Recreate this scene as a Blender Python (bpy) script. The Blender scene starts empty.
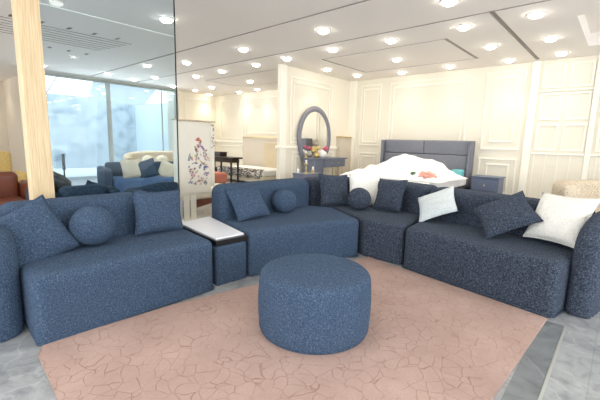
import bpy, bmesh, math, random
from mathutils import Vector, Matrix
random.seed(7)
S = bpy.context.scene
COL = S.collection

# ---------------------------------------------------------------- camera
cam_d = bpy.data.cameras.new('camera')
cam = bpy.data.objects.new('camera', cam_d); COL.objects.link(cam)
S.camera = cam
cam_d.sensor_width = 36; cam_d.lens = 36 * 362.2 / 600; cam_d.clip_start = .05; cam_d.clip_end = 200
def cam_matrix(pitch, roll, yaw, h):
    p, r, y = map(math.radians, (pitch, roll, yaw))
    A = Matrix(((math.cos(y), math.sin(y), 0), (0, 0, 1), (-math.sin(y), math.cos(y), 0)))
    P = Matrix(((1, 0, 0), (0, math.cos(p), math.sin(p)), (0, -math.sin(p), math.cos(p))))
    Q = Matrix(((math.cos(r), -math.sin(r), 0), (math.sin(r), math.cos(r), 0), (0, 0, 1)))
    M = Q @ P @ A
    R = Matrix((M[0], M[1], -M[2])).transposed().to_4x4()
    return Matrix.Translation((0, 0, h)) @ R
cam.matrix_world = cam_matrix(9.1, -1.486, 41.65, 1.3)

# ---------------------------------------------------------------- view, world, daylight
S.view_settings.view_transform = 'Standard'; S.view_settings.look = 'None'
S.view_settings.gamma = 1; S.view_settings.use_curve_mapping = False
S.view_settings.exposure = 0.14
W = bpy.data.worlds.new('sky'); S.world = W; W.use_nodes = True
bgn = W.node_tree.nodes['Background']
bgn.inputs[0].default_value = (.95, .975, 1, 1); bgn.inputs[1].default_value = 2.8

def area(name, loc, direction, sx, sy, power, color, spread=math.pi):
    l = bpy.data.lights.new(name, 'AREA'); l.shape = 'RECTANGLE'; l.size = sx; l.size_y = sy
    l.energy = power; l.color = color; l.spread = spread
    o = bpy.data.objects.new(name, l); COL.objects.link(o); o.location = loc
    o.rotation_euler = Vector(direction).to_track_quat('-Z', 'Y').to_euler()
    return o
# daylight through the shop windows behind and beside the camera
area('daylight_front', (-1.5, -2.9, 1.6), (0, 1, -.15), 6.0, 2.4, 110, (.86, .93, 1))
area('daylight_right', (3.9, 1.0, 1.6), (-1, 0, -.15), 6.0, 2.4, 185, (.82, .91, 1))
area('daylight_courtyard', (-12.0, 4.8, 1.6), (1, 0, -.2), 3.6, 2.4, 70, (.85, .93, 1))
LAMP_W = 6.5
LAMP_C = (1.0, .90, .74)

# ---------------------------------------------------------------- materials
MATS = {}
def srgb(c):
    return tuple((x / 255 / 12.92) if x / 255 <= .04045 else ((x / 255 + .055) / 1.055) ** 2.4 for x in c) + (1,)
def newmat(name):
    m = bpy.data.materials.new(name); m.use_nodes = True
    nt = m.node_tree; b = nt.nodes['Principled BSDF']; MATS[name] = m
    return m, nt, b
def coords(nt, scale=1.0, kind='Object'):
    tc = nt.nodes.new('ShaderNodeTexCoord'); mp = nt.nodes.new('ShaderNodeMapping')
    if isinstance(scale, (int, float)): scale = (scale,) * 3
    mp.inputs['Scale'].default_value = scale
    nt.links.new(tc.outputs[kind], mp.inputs[0]); return mp.outputs[0]
def ramp(nt, fac, stops):
    r = nt.nodes.new('ShaderNodeValToRGB'); e = r.color_ramp.elements
    while len(e) < len(stops): e.new(.5)
    for k, (p, c) in zip(e, stops): k.position = p; k.color = c
    nt.links.new(fac, r.inputs[0]); return r.outputs[0]
def noise(nt, vec, scale, detail=3, rough=.5, dist=0):
    n = nt.nodes.new('ShaderNodeTexNoise'); n.inputs['Scale'].default_value = scale
    n.inputs['Detail'].default_value = detail; n.inputs['Roughness'].default_value = rough
    n.inputs['Distortion'].default_value = dist
    nt.links.new(vec, n.inputs['Vector']); return n.outputs['Fac']
def bump(nt, b, h, strength, dist):
    n = nt.nodes.new('ShaderNodeBump'); n.inputs['Strength'].default_value = strength
    n.inputs['Distance'].default_value = dist
    nt.links.new(h, n.inputs['Height']); nt.links.new(n.outputs[0], b.inputs['Normal'])
def plain(name, rgb, rough=.5, metal=0, spec=.5, var=.06, vs=6):
    m, nt, b = newmat(name); v = coords(nt)
    c = srgb(rgb); d = tuple(x * (1 - var) for x in c[:3]) + (1,)
    nt.links.new(ramp(nt, noise(nt, v, vs), [(.35, d), (.65, c)]), b.inputs['Base Color'])
    b.inputs['Roughness'].default_value = rough; b.inputs['Metallic'].default_value = metal
    b.inputs['Specular IOR Level'].default_value = spec
    return m
def boucle(name, dark, mid, light, scale=75, bs=.9, bd=.012):
    m, nt, b = newmat(name); v = coords(nt)
    n = noise(nt, v, scale, 3, .65, .4)
    big = noise(nt, v, 5, 2)
    nt.links.new(ramp(nt, n, [(.30, srgb(dark)), (.5, srgb(mid)), (.72, srgb(light))]), b.inputs['Base Color'])
    vo = nt.nodes.new('ShaderNodeTexVoronoi'); vo.inputs['Scale'].default_value = scale * 1.4
    nt.links.new(v, vo.inputs['Vector'])
    ad = nt.nodes.new('ShaderNodeMath'); ad.operation = 'MULTIPLY_ADD'; ad.inputs[1].default_value = -.6
    nt.links.new(vo.outputs['Distance'], ad.inputs[0]); nt.links.new(n, ad.inputs[2])
    bump(nt, b, ad.outputs[0], bs, bd)
    b.inputs['Roughness'].default_value = .95; b.inputs['Specular IOR Level'].default_value = .1
    b.inputs['Sheen Weight'].default_value = .35; b.inputs['Sheen Roughness'].default_value = .5
    b.inputs['Sheen Tint'].default_value = srgb(light)
    return m
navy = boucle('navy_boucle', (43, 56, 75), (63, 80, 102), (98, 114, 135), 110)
navy_shaded = boucle('shaded_navy_boucle', (34, 39, 48), (56, 64, 78), (104, 112, 125), 90)  # same boucle, colour darkened for the weaker light on the right side
slate = boucle('slate_fabric', (48, 62, 78), (70, 86, 104), (92, 108, 126), 60, .3, .005)
slate_lit = boucle('lit_slate_fabric', (62, 84, 118), (92, 118, 154), (120, 144, 176), 60, .3, .005)  # slate cloth with the bluish light on the seat put into its colour
tealdark = boucle('dark_slate_fabric', (34, 44, 54), (50, 62, 74), (66, 78, 90), 60, .3, .005)
beigeb = boucle('beige_boucle', (168, 148, 122), (206, 190, 166), (228, 214, 192), 60)
creamf = boucle('cream_fabric', (196, 184, 160), (222, 212, 190), (236, 228, 210), 60, .4, .006)
whitef = boucle('white_fluffy_fabric', (226, 223, 214), (238, 235, 226), (246, 243, 236), 60, .8, .012)
paleg = boucle('pale_grey_fabric', (186, 192, 192), (198, 204, 204), (208, 213, 213), 50, .3, .004)
tanf = plain('tan_upholstery', (216, 198, 166), .8)
greyb = boucle('light_grey_boucle', (176, 174, 174), (206, 204, 204), (224, 222, 222), 60)
duvetm = plain('white_duvet_cloth', (244, 242, 240), .85, var=.02)
headm = plain('grey_upholstery', (116, 119, 130), .6, var=.08, vs=20)
leather = plain('brown_leather', (112, 56, 34), .42, var=.2, vs=4)
yellowf = boucle('mustard_fabric', (176, 146, 84), (204, 176, 112), (220, 196, 140), 50, .3, .004)
blackl = plain('black_leather', (22, 24, 28), .3, var=.3)
darkwood = plain('dark_wood', (48, 30, 22), .35, var=.4, vs=12)
redwood = plain('red_brown_wood', (112, 58, 36), .4, var=.3, vs=12)
wallm = plain('cream_wall_paint', (236, 229, 212), .55, var=.012, vs=1)
wallb = plain('beige_wall_paint', (214, 202, 184), .6, var=.05, vs=.8)
trimm = plain('cream_trim_paint', (247, 242, 228), .45, var=.01, vs=1)
ceilm = plain('ceiling_paint', (243, 236, 229), .8, var=.015, vs=.6)
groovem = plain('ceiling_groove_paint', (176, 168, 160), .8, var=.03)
gold = plain('gold_metal', (206, 184, 130), .35, .8, var=.05)
vanm = plain('blue_grey_lacquer', (112, 117, 134), .4, var=.05)
nightm = plain('slate_blue_lacquer', (98, 108, 132), .4, var=.05)
mirrorring = plain('grey_ring_fabric', (128, 128, 138), .6, var=.12, vs=30)
steel = plain('black_metal', (30, 30, 34), .4, .6)
blackedge = plain('black_laminate', (20, 21, 24), .3)
whitetop = plain('white_sintered_top', (232, 232, 236), .3, spec=.6, var=.02)
whitelac = plain('white_lacquer', (238, 236, 232), .35)
pink = plain('pink_petals', (214, 110, 140), .7); rose = plain('rose_cloth', (236, 172, 156), .8)
green = plain('leaf_green', (76, 106, 74), .7); teal = plain('teal_cloth', (110, 190, 196), .7)
redcloth = plain('dusty_red_fabric', (184, 112, 92), .8)
outwhite = plain('pale_render', (214, 228, 236), .7, var=.04, vs=1)
outfloor = plain('bright_paving', (236, 238, 240), .6, var=.03, vs=1)
alu = plain('aluminium_frame', (176, 178, 172), .4, .3)
cloth = plain('ivory_cloth', (232, 224, 208), .85, var=.03)
flwr = [plain('thread_%s' % n, c, .8) for n, c in (('red', (214, 120, 100)), ('blue', (122, 132, 184)), ('pink', (222, 158, 174)),
        ('green', (142, 154, 120)), ('purple', (136, 108, 142)), ('yellow', (214, 190, 120)), ('dark', (104, 90, 100)))]

def mirror_mat():
    m, nt, b = newmat('mirror_glass'); b.inputs['Metallic'].default_value = 1
    b.inputs['Roughness'].default_value = .03; v = coords(nt)
    nt.links.new(ramp(nt, noise(nt, v, 2), [(.3, (.9, .9, .88, 1)), (.7, (.93, .93, .91, 1))]), b.inputs['Base Color'])
    return m
mirrorm = mirror_mat()
def glass_mat(name, tint, refl):
    m = bpy.data.materials.new(name); m.use_nodes = True; nt = m.node_tree; nt.nodes.clear()
    out = nt.nodes.new('ShaderNodeOutputMaterial'); t = nt.nodes.new('ShaderNodeBsdfTransparent')
    g = nt.nodes.new('ShaderNodeBsdfGlossy'); mx = nt.nodes.new('ShaderNodeMixShader')
    f = nt.nodes.new('ShaderNodeFresnel'); f.inputs[0].default_value = refl
    t.inputs[0].default_value = tint; g.inputs['Roughness'].default_value = .02
    nt.links.new(f.outputs[0], mx.inputs[0]); nt.links.new(t.outputs[0], mx.inputs[1])
    nt.links.new(g.outputs[0], mx.inputs[2]); nt.links.new(mx.outputs[0], out.inputs[0])
    MATS[name] = m; return m
bluegl = glass_mat('blue_tinted_glass', (.88, .945, .98, 1), 1.25)
cleargl = glass_mat('clear_storefront_glass', (.93, .97, .98, 1), 1.5)
def frosted():
    m = bpy.data.materials.new('frosted_canopy'); m.use_nodes = True; nt = m.node_tree; nt.nodes.clear()
    out = nt.nodes.new('ShaderNodeOutputMaterial'); a = nt.nodes.new('ShaderNodeBsdfDiffuse'); b = nt.nodes.new('ShaderNodeBsdfTranslucent')
    mx = nt.nodes.new('ShaderNodeMixShader'); mx.inputs[0].default_value = .55
    a.inputs[0].default_value = (.85, .88, .9, 1); b.inputs[0].default_value = (.85, .88, .9, 1)
    nt.links.new(a.outputs[0], mx.inputs[1]); nt.links.new(b.outputs[0], mx.inputs[2]); nt.links.new(mx.outputs[0], out.inputs[0])
    return m
frostm = frosted()
def wood_mat():
    m, nt, b = newmat('pale_oak_veneer'); v = coords(nt, (60, 60, 1.3))
    n = noise(nt, v, 2.2, 4, .6, .5)
    nt.links.new(ramp(nt, n, [(.3, srgb((182, 156, 118))), (.5, srgb((206, 180, 140))), (.72, srgb((222, 200, 164)))]), b.inputs['Base Color'])
    b.inputs['Roughness'].default_value = .5; bump(nt, b, n, .3, .003); return m
oak = wood_mat()
def emit(name, color, s):
    m, nt, b = newmat(name); b.inputs['Base Color'].default_value = (*color, 1)
    b.inputs['Emission Color'].default_value = (*color, 1); b.inputs['Emission Strength'].default_value = s; return m
lampm = emit('lamp_diffuser', (1, .95, .86), 26)
def marble(name, base, dark, vein, tile=None, scale=1.0, rough=.25):
    m, nt, b = newmat(name); v = coords(nt)
    n1 = noise(nt, v, 2.2 * scale, 8, .62, 1.4)
    c1 = ramp(nt, n1, [(.32, srgb(dark)), (.52, srgb(base)), (.72, srgb(tuple(min(255, x + 12) for x in base)))])
    w = nt.nodes.new('ShaderNodeTexWave'); w.wave_type = 'BANDS'; w.bands_direction = 'DIAGONAL'
    w.inputs['Scale'].default_value = .9 * scale; w.inputs['Distortion'].default_value = 14
    w.inputs['Detail'].default_value = 4; w.inputs['Detail Scale'].default_value = 1.3
    nt.links.new(v, w.inputs['Vector'])
    vf = ramp(nt, w.outputs['Fac'], [(.0, (.28, .28, .28, 1)), (.06, (0, 0, 0, 1)), (1, (0, 0, 0, 1))])
    mx = nt.nodes.new('ShaderNodeMixRGB'); nt.links.new(vf, mx.inputs[0]); nt.links.new(c1, mx.inputs[1]); mx.inputs[2].default_value = srgb(vein)
    last = mx.outputs[0]
    if tile:
        br = nt.nodes.new('ShaderNodeTexBrick'); br.offset = 0
        mp = coords(nt); br.inputs['Scale'].default_value = 1; br.inputs['Brick Width'].default_value = tile
        br.inputs['Row Height'].default_value = tile; br.inputs['Mortar Size'].default_value = .003
        br.inputs['Mortar Smooth'].default_value = 0
        br.inputs['Color1'].default_value = (1, 1, 1, 1); br.inputs['Color2'].default_value = (.93, .93, .94, 1)
        br.inputs['Mortar'].default_value = (.8, .8, .8, 1); nt.links.new(mp, br.inputs['Vector'])
        m2 = nt.nodes.new('ShaderNodeMixRGB'); m2.blend_type = 'MULTIPLY'; m2.inputs[0].default_value = 1
        nt.links.new(last, m2.inputs[1]); nt.links.new(br.outputs['Color'], m2.inputs[2]); last = m2.outputs[0]
    nt.links.new(last, b.inputs['Base Color']); b.inputs['Roughness'].default_value = rough
    return m
floorm = marble('grey_marble_tile', (152, 154, 154), (122, 125, 127), (190, 192, 192), 1.2, 2.2, .3)
bandm = marble('dark_marble_band', (112, 116, 118), (88, 92, 94), (150, 154, 154), None, 1.6, .3)
courtm = marble('blue_grey_stone', (186, 196, 204), (142, 158, 170), (210, 218, 224), None, .55, .5)
def rug_mat():
    m, nt, b = newmat('dusty_pink_rug'); v = coords(nt)
    nz = nt.nodes.new('ShaderNodeTexNoise'); nz.inputs['Scale'].default_value = 5; nz.inputs['Detail'].default_value = 1
    nt.links.new(v, nz.inputs['Vector'])
    ad = nt.nodes.new('ShaderNodeMixRGB'); ad.blend_type = 'ADD'; ad.inputs[0].default_value = .16
    nt.links.new(v, ad.inputs[1]); nt.links.new(nz.outputs['Color'], ad.inputs[2])
    vo = nt.nodes.new('ShaderNodeTexVoronoi'); vo.feature = 'DISTANCE_TO_EDGE'; vo.inputs['Scale'].default_value = 11
    nt.links.new(ad.outputs[0], vo.inputs['Vector'])
    gaps = noise(nt, v, 6, 2)
    line = ramp(nt, vo.outputs['Distance'], [(.0, (.6, .6, .6, 1)), (.03, (0, 0, 0, 1))])
    gm = ramp(nt, gaps, [(.34, (0, 0, 0, 1)), (.46, (1, 1, 1, 1))])
    mul = nt.nodes.new('ShaderNodeMixRGB'); mul.blend_type = 'MULTIPLY'; mul.inputs[0].default_value = 1
    nt.links.new(line, mul.inputs[1]); nt.links.new(gm, mul.inputs[2])
    big = ramp(nt, noise(nt, v, 2.2, 4, .6), [(.3, srgb((166, 140, 130))), (.7, srgb((183, 157, 146)))])
    fine = noise(nt, v, 160, 2)
    mx = nt.nodes.new('ShaderNodeMixRGB'); nt.links.new(mul.outputs[0], mx.inputs[0]); nt.links.new(big, mx.inputs[1])
    mx.inputs[2].default_value = srgb((140, 106, 96))
    f2 = ramp(nt, fine, [(.3, (.86, .86, .86, 1)), (.7, (1, 1, 1, 1))])
    m2 = nt.nodes.new('ShaderNodeMixRGB'); m2.blend_type = 'MULTIPLY'; m2.inputs[0].default_value = 1
    nt.links.new(mx.outputs[0], m2.inputs[1]); nt.links.new(f2, m2.inputs[2])
    nt.links.new(m2.outputs[0], b.inputs['Base Color'])
    hh = nt.nodes.new('ShaderNodeMath'); hh.operation = 'MULTIPLY_ADD'; hh.inputs[1].default_value = .25
    inv = nt.nodes.new('ShaderNodeMath'); inv.operation = 'SUBTRACT'; inv.inputs[0].default_value = 1
    nt.links.new(mul.outputs[0], inv.inputs[1]); nt.links.new(fine, hh.inputs[0]); nt.links.new(inv.outputs[0], hh.inputs[2])
    bump(nt, b, hh.outputs[0], .5, .01)
    b.inputs['Roughness'].default_value = .95; b.inputs['Specular IOR Level'].default_value = .1
    return m
rugm = rug_mat()
def stone_fur(name):
    m, nt, b = newmat(name); v = coords(nt, (4, 9, 9)); n = noise(nt, v, 3, 6, .7, 1)
    nt.links.new(ramp(nt, n, [(.42, srgb((40, 34, 32))), (.5, srgb((120, 110, 100))), (.58, srgb((230, 226, 220)))]), b.inputs['Base Color'])
    b.inputs['Roughness'].default_value = .9; return m
furm = stone_fur('mottled_fur')

# ---------------------------------------------------------------- mesh helpers
def link(name, bm, mats, parent=None, smooth=False, loc=None):
    me = bpy.data.meshes.new(name); bmesh.ops.recalc_face_normals(bm, faces=bm.faces[:]); bm.to_mesh(me); bm.free()
    for m in (mats if isinstance(mats, (list, tuple)) else [mats]): me.materials.append(m)
    if smooth:
        for p in me.polygons: p.use_smooth = True
    o = bpy.data.objects.new(name, me); COL.objects.link(o)
    if parent is not None: o.parent = parent
    if loc: o.location = loc
    return o
def empty(name, loc, rz=0):
    o = bpy.data.objects.new(name, None); COL.objects.link(o); o.location = loc; o.rotation_euler = (0, 0, rz)
    o.empty_display_size = .1; return o
def tag(o, label=None, cat=None, group=None, kind=None):
    for k, v in (('label', label), ('category', cat), ('group', group), ('kind', kind)):
        if v: o[k] = v
    return o
def struct(o): o['kind'] = 'structure'; return o
def box(bm, x0, x1, y0, y1, z0, z1, mi=0, bev=0, seg=2):
    vs = [bm.verts.new((x, y, z)) for z in (z0, z1) for y in (y0, y1) for x in (x0, x1)]
    fs = [bm.faces.new([vs[i] for i in f]) for f in ((0, 2, 3, 1), (4, 5, 7, 6), (0, 1, 5, 4), (2, 6, 7, 3), (0, 4, 6, 2), (1, 3, 7, 5))]
    for f in fs: f.material_index = mi
    if bev:
        es = list({e for f in fs for e in f.edges})
        bmesh.ops.bevel(bm, geom=es, offset=bev, segments=seg, profile=.5, affect='EDGES')
    return fs
def B(*a, **k):
    bm = bmesh.new(); box(bm, *a, **k); return bm
def prism_bm(poly, z0, z1, bev=.05, seg=4, vbev=None):
    """polygon in plan pulled up from z0 to z1, all edges rounded"""
    bm = bmesh.new()
    a = [bm.verts.new((x, y, z0)) for x, y in poly]; b = [bm.verts.new((x, y, z1)) for x, y in poly]
    n = len(poly)
    bm.faces.new(a[::-1]); bm.faces.new(b)
    for i in range(n): bm.faces.new((a[i], a[(i + 1) % n], b[(i + 1) % n], b[i]))
    bmesh.ops.recalc_face_normals(bm, faces=bm.faces[:])
    if bev:
        es = [e for e in bm.edges if e.calc_face_angle(0) > .6 or abs(e.verts[0].co.z - e.verts[1].co.z) < 1e-5]
        es = [e for e in es if not (e.verts[0].co.z == z0 and e.verts[1].co.z == z0)]
        bmesh.ops.bevel(bm, geom=es, offset=bev, segments=seg, profile=.5, affect='EDGES', clamp_overlap=True)
    return bm
def soften(o, vox=.02, disp=.006, nscale=.03, it=3):
    """upholstered look: remesh, relax, tiny nap on the surface"""
    r = o.modifiers.new('remesh', 'REMESH'); r.mode = 'VOXEL'; r.voxel_size = vox; r.use_smooth_shade = True
    s = o.modifiers.new('relax', 'SMOOTH'); s.iterations = it; s.factor = .5
    if disp:
        t = bpy.data.textures.get('nap') or bpy.data.textures.new('nap', 'CLOUDS'); t.noise_scale = nscale
        d = o.modifiers.new('nap', 'DISPLACE'); d.texture = t; d.strength = disp; d.mid_level = .5
    return o
def tube(bm, pts, r, n=8, mi=0, cap=True):
    pts = [Vector(p) for p in pts]; rings = []
    for i, p in enumerate(pts):
        d = (pts[min(i + 1, len(pts) - 1)] - pts[max(i - 1, 0)]).normalized()
        u = d.cross(Vector((0, 0, 1))) if abs(d.z) < .95 else d.cross(Vector((1, 0, 0)))
        u.normalize(); v = d.cross(u)
        rr = r[i] if isinstance(r, (list, tuple)) else r
        rings.append([bm.verts.new(p + (u * math.cos(2 * math.pi * k / n) + v * math.sin(2 * math.pi * k / n)) * rr) for k in range(n)])
    for a, b in zip(rings, rings[1:]):
        for k in range(n):
            f = bm.faces.new((a[k], a[(k + 1) % n], b[(k + 1) % n], b[k])); f.material_index = mi
    if cap:
        for rg in (rings[0], rings[-1]): bm.faces.new(rg).material_index = mi
def lathe(bm, prof, c=(0, 0, 0), n=24, mi=0):
    rings = []
    for r, z in prof:
        rings.append([bm.verts.new((c[0] + r * math.cos(2 * math.pi * k / n), c[1] + r * math.sin(2 * math.pi * k / n), c[2] + z)) for k in range(n)])
    for a, b in zip(rings, rings[1:]):
        for k in range(n):
            bm.faces.new((a[k], a[(k + 1) % n], b[(k + 1) % n], b[k])).material_index = mi
    bm.faces.new(rings[0][::-1]).material_index = mi; bm.faces.new(rings[-1]).material_index = mi

# ================================================================ STRUCTURE
CZ = 3.0
YB, XS = 8.75, -5.97        # back wall, mirror wall
# floor
struct(link('floor', B(-13.2, 4.2, -3.2, 9.2, -.12, 0), floorm))
o = struct(link('trim_1', B(-.33, -.19, -3.2, 3.2, .0, .003), bandm))
struct(link('trim_10', B(-.187, -.172, -3.2, 3.2, .0, .003), alu))     # dark inlay beside the rug
# ceiling: cells between break lines, grooves sunk into it
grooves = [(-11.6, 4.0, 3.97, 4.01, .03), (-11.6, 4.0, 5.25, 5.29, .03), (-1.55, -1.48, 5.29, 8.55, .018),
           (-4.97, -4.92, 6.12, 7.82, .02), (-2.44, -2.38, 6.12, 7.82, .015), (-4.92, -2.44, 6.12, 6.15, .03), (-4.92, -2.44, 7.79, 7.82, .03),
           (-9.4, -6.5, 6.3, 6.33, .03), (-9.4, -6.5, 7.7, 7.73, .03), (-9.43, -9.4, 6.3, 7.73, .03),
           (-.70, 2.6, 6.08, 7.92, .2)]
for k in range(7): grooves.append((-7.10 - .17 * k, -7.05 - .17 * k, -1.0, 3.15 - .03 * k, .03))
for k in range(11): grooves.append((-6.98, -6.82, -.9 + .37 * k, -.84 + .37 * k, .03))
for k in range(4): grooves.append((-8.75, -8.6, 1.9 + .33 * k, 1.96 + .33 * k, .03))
def ceiling():
    X0, X1, Y0, Y1 = -12.3, 4.2, -3.2, 9.2
    xs = sorted({X0, X1} | {v for g in grooves for v in g[:2]}); ys = sorted({Y0, Y1} | {v for g in grooves for v in g[2:4]})
    H = {}
    for i in range(len(xs) - 1):
        for j in range(len(ys) - 1):
            cx, cy = (xs[i] + xs[i + 1]) / 2, (ys[j] + ys[j + 1]) / 2; h = 0
            for g in grooves:
                if g[0] < cx < g[1] and g[2] < cy < g[3]: h = max(h, g[4])
            H[i, j] = h
    bm = bmesh.new()
    def q(a, mi): bm.faces.new([bm.verts.new(p) for p in a]).material_index = mi
    for (i, j), h in H.items():
        x0, x1, y0, y1 = xs[i], xs[i + 1], ys[j], ys[j + 1]; z = CZ + h
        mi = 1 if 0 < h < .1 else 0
        q(((x0, y0, z), (x0, y1, z), (x1, y1, z), (x1, y0, z)), mi)
        for (di, dj), e in (((1, 0), ((x1, y0), (x1, y1))), ((0, 1), ((x0, y1), (x1, y1)))):
            h2 = H.get((i + di, j + dj), h)
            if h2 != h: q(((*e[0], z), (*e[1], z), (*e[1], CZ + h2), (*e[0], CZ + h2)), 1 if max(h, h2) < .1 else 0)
    bmesh.ops.remove_doubles(bm, verts=bm.verts[:], dist=1e-5)
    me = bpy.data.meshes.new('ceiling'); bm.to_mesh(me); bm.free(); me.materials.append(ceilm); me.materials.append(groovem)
    o = bpy.data.objects.new('ceiling', me); COL.objects.link(o); struct(o)
    struct(link('ceiling_slab', B(-12.3, 4.2, -3.2, 9.2, CZ + .25, CZ + .35), ceilm))
ceiling()
struct(link('ceiling_far', B(-13.2, -12.3, 7.0, 9.2, CZ, CZ + .1), ceilm))
struct(link('trim_2', B(-5.96, -5.92, -2.0, 3.4, CZ - .008, CZ), trimm))
# walls
struct(link('wall_back', B(-13.2, 4.2, YB, YB + .2, 0, CZ), wallm))
struct(link('wall_inner', B(XS - .08, XS, 5.95, YB, 0, CZ), wallm))
struct(link('wall_side', B(-13.2, -12.4, 7.13, YB, 0, CZ), wallm))
struct(link('wall_left', B(-15.6, -15.4, -3.2, 2.62, 0, CZ), wallb))
struct(link('wall_partition', B(-15.6, -12.25, 2.62, 2.72, 0, CZ), wallb))
struct(link('ceiling_left', B(-15.6, -12.3, -3.2, 2.72, CZ, CZ + .1), ceilm))
struct(link('floor_left', B(-15.6, -13.2, -3.2, 2.72, -.12, 0), floorm))
def window_wall(name, horizontal, fixed, a0, a1, n, z0=.25, z1=2.75):
    bm = bmesh.new()
    def bx(a, b, c, d):
        if horizontal: box(bm, a, b, fixed - .1, fixed + .1, c, d)
        else: box(bm, fixed - .1, fixed + .1, a, b, c, d)
    bx(a0, a1, 0, z0); bx(a0, a1, z1, CZ)
    for k in range(n + 1):
        t = a0 + (a1 - a0) * k / n; bx(t - .06, t + .06, z0, z1)
    struct(link(name, bm, wallm))
window_wall('wall_front', True, -3.1, -15.5, 4.1, 9)
window_wall('wall_right', False, 4.1, -3.0, 9.0, 6)
# storefront towards the courtyard
fr = struct(link('window_1', B(-12.29, -12.21, 2.72, 7.0, 2.94, 3.0), alu))
for y in (2.76, 4.66, 6.97):
    struct(link('window_frame', B(-12.30, -12.20, y - .05, y + .05, .0, 2.94), alu, fr))
struct(link('window_frame', B(-12.27, -12.23, 6.40, 6.43, .0, 2.94), alu, fr))
struct(link('window_pane', B(-12.256, -12.244, 2.8, 7.0, .0, 2.94), cleargl, fr))
struct(link('wall_return', B(-12.9, -12.2, 7.0, 7.12, 0, CZ), wallm))
# courtyard
struct(link('floor_courtyard', B(-17.2, -13.2, 2.72, 9, -.12, -.005), outfloor))
struct(link('wall_courtyard', B(-17.3, -17.0, -.5, 9, 0, 2.92), courtm))
struct(link('wall_courtyard_side', B(-17.0, -12.5, 7.6, 7.8, 0, 2.72), outwhite))
bm = bmesh.new()
p = [(-12.32, 4.32, 2.99), (-12.32, 6.3, 2.99), (-14.0, 6.6, 2.52), (-14.0, 4.66, 2.52)]
a = [bm.verts.new(v) for v in p]; b = [bm.verts.new((x, y, z + .14)) for x, y, z in p]
bm.faces.new(a); bm.faces.new(b[::-1])
for i in range(4): bm.faces.new((a[i], a[(i + 1) % 4], b[(i + 1) % 4], b[i]))
tag(link('sloped_awning', bm, frostm), 'pale sloping awning slab outside the storefront glass, above the stone wall', 'awning')
# bare tree over the courtyard wall
bm = bmesh.new()
random.seed(3)
def branch(p, d, L, r, dep):
    q = p + d * L; tube(bm, [p, (p + q) / 2 + Vector((0, random.uniform(-.05, .05), 0)), q], [r, r * .8, r * .6], 5)
    if dep:
        for _ in range(3):
            nd = (d + Vector((random.uniform(-.4, .4), random.uniform(-.8, .8), random.uniform(-.3, .5)))).normalized()
            branch(q, nd, L * .65, r * .55, dep - 1)
branch(Vector((-18.4, 4.0, 0)), Vector((0, .12, 1)).normalized(), 2.7, .04, 3)
tag(link('bare_tree', bm, darkwood), 'thin bare tree showing its twigs above the courtyard wall', 'tree')
struct(link('ground_outside', B(-60, -17.3, -30, 40, -.2, -.05), outfloor))

# wall mouldings
tn = [10]
def bars(rects, depth, axis, at, sgn, w):
    """rects: (a0,a1,z0,z1) frames on a wall plane; axis 'Y' = wall at Y, facing sgn"""
    bm = bmesh.new()
    for (a0, a1, z0, z1) in rects:
        for (p0, p1, q0, q1) in ((a0, a1, z0, z0 + w), (a0, a1, z1 - w, z1), (a0, a0 + w, z0 + w, z1 - w), (a1 - w, a1, z0 + w, z1 - w)):
            lo, hi = sorted((at, at + sgn * depth))
            if axis == 'Y': box(bm, p0, p1, lo, hi, q0, q1, bev=.006, seg=1)
            else: box(bm, lo, hi, p0, p1, q0, q1, bev=.006, seg=1)
    tn[0] += 1
    return struct(link('trim_%d' % tn[0], bm, trimm))
def rail(a0, a1, z, axis, at, sgn, h=.06, depth=.04, mat=None):
    bm = bmesh.new(); lo, hi = sorted((at, at + sgn * depth))
    if axis == 'Y': box(bm, a0, a1, lo, hi, z - h / 2, z + h / 2, bev=.01)
    else: box(bm, lo, hi, a0, a1, z - h / 2, z + h / 2, bev=.01)
    tn[0] += 1; return struct(link('trim_%d' % tn[0], bm, mat or trimm))
W1 = .035
bars([(-5.62, -5.0, 1.25, 2.86), (-5.54, -5.08, 1.33, 2.76), (-5.62, -5.0, .2, 1.06), (-5.54, -5.08, .28, .98)], .022, 'Y', YB, -1, W1)
bars([(-4.75, -2.8, 1.25, 2.86), (-4.65, -2.9, 1.35, 2.74), (-4.75, -2.8, .2, 1.06)], .022, 'Y', YB, -1, W1)
bars([(-2.46, -1.70, 1.24, 2.88), (-2.30, -1.84, 1.40, 2.74), (-2.46, -1.70, .2, 1.06), (-2.30, -1.84, .3, .94)], .022, 'Y', YB, -1, W1)
struct(link('trim_3', B(-1.62, -1.48, YB - .06, YB, 0, CZ, bev=.012), trimm))
struct(link('trim_4', B(-5.99, -5.75, YB - .08, YB, 0, CZ, bev=.012), trimm))
cells = []
for x0 in (-1.43, -.99, -.46, -.02, .51, .95, 1.48, 1.92):
    for (z0, z1) in ((2.46, 2.92), (1.85, 2.37), (1.25, 1.78)): cells.append((x0, x0 + .37, z0, z1))
bars(cells, .022, 'Y', YB, -1, .04)
for x0 in (-.60, .37, 1.34): struct(link('trim_5', B(x0, x0 + .09, YB - .04, YB, 0, CZ, bev=.01), trimm))
rail(-1.48, 3.9, 2.415, 'Y', YB, -1, .035, .03); rail(-1.48, 3.9, 1.19, 'Y', YB, -1, .035, .03)
bm = bmesh.new()
for k in range(22): box(bm, -1.42 + k * .2, -1.405 + k * .2, YB - .015, YB, .12, 1.17)
struct(link('trim_6', bm, trimm))
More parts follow.
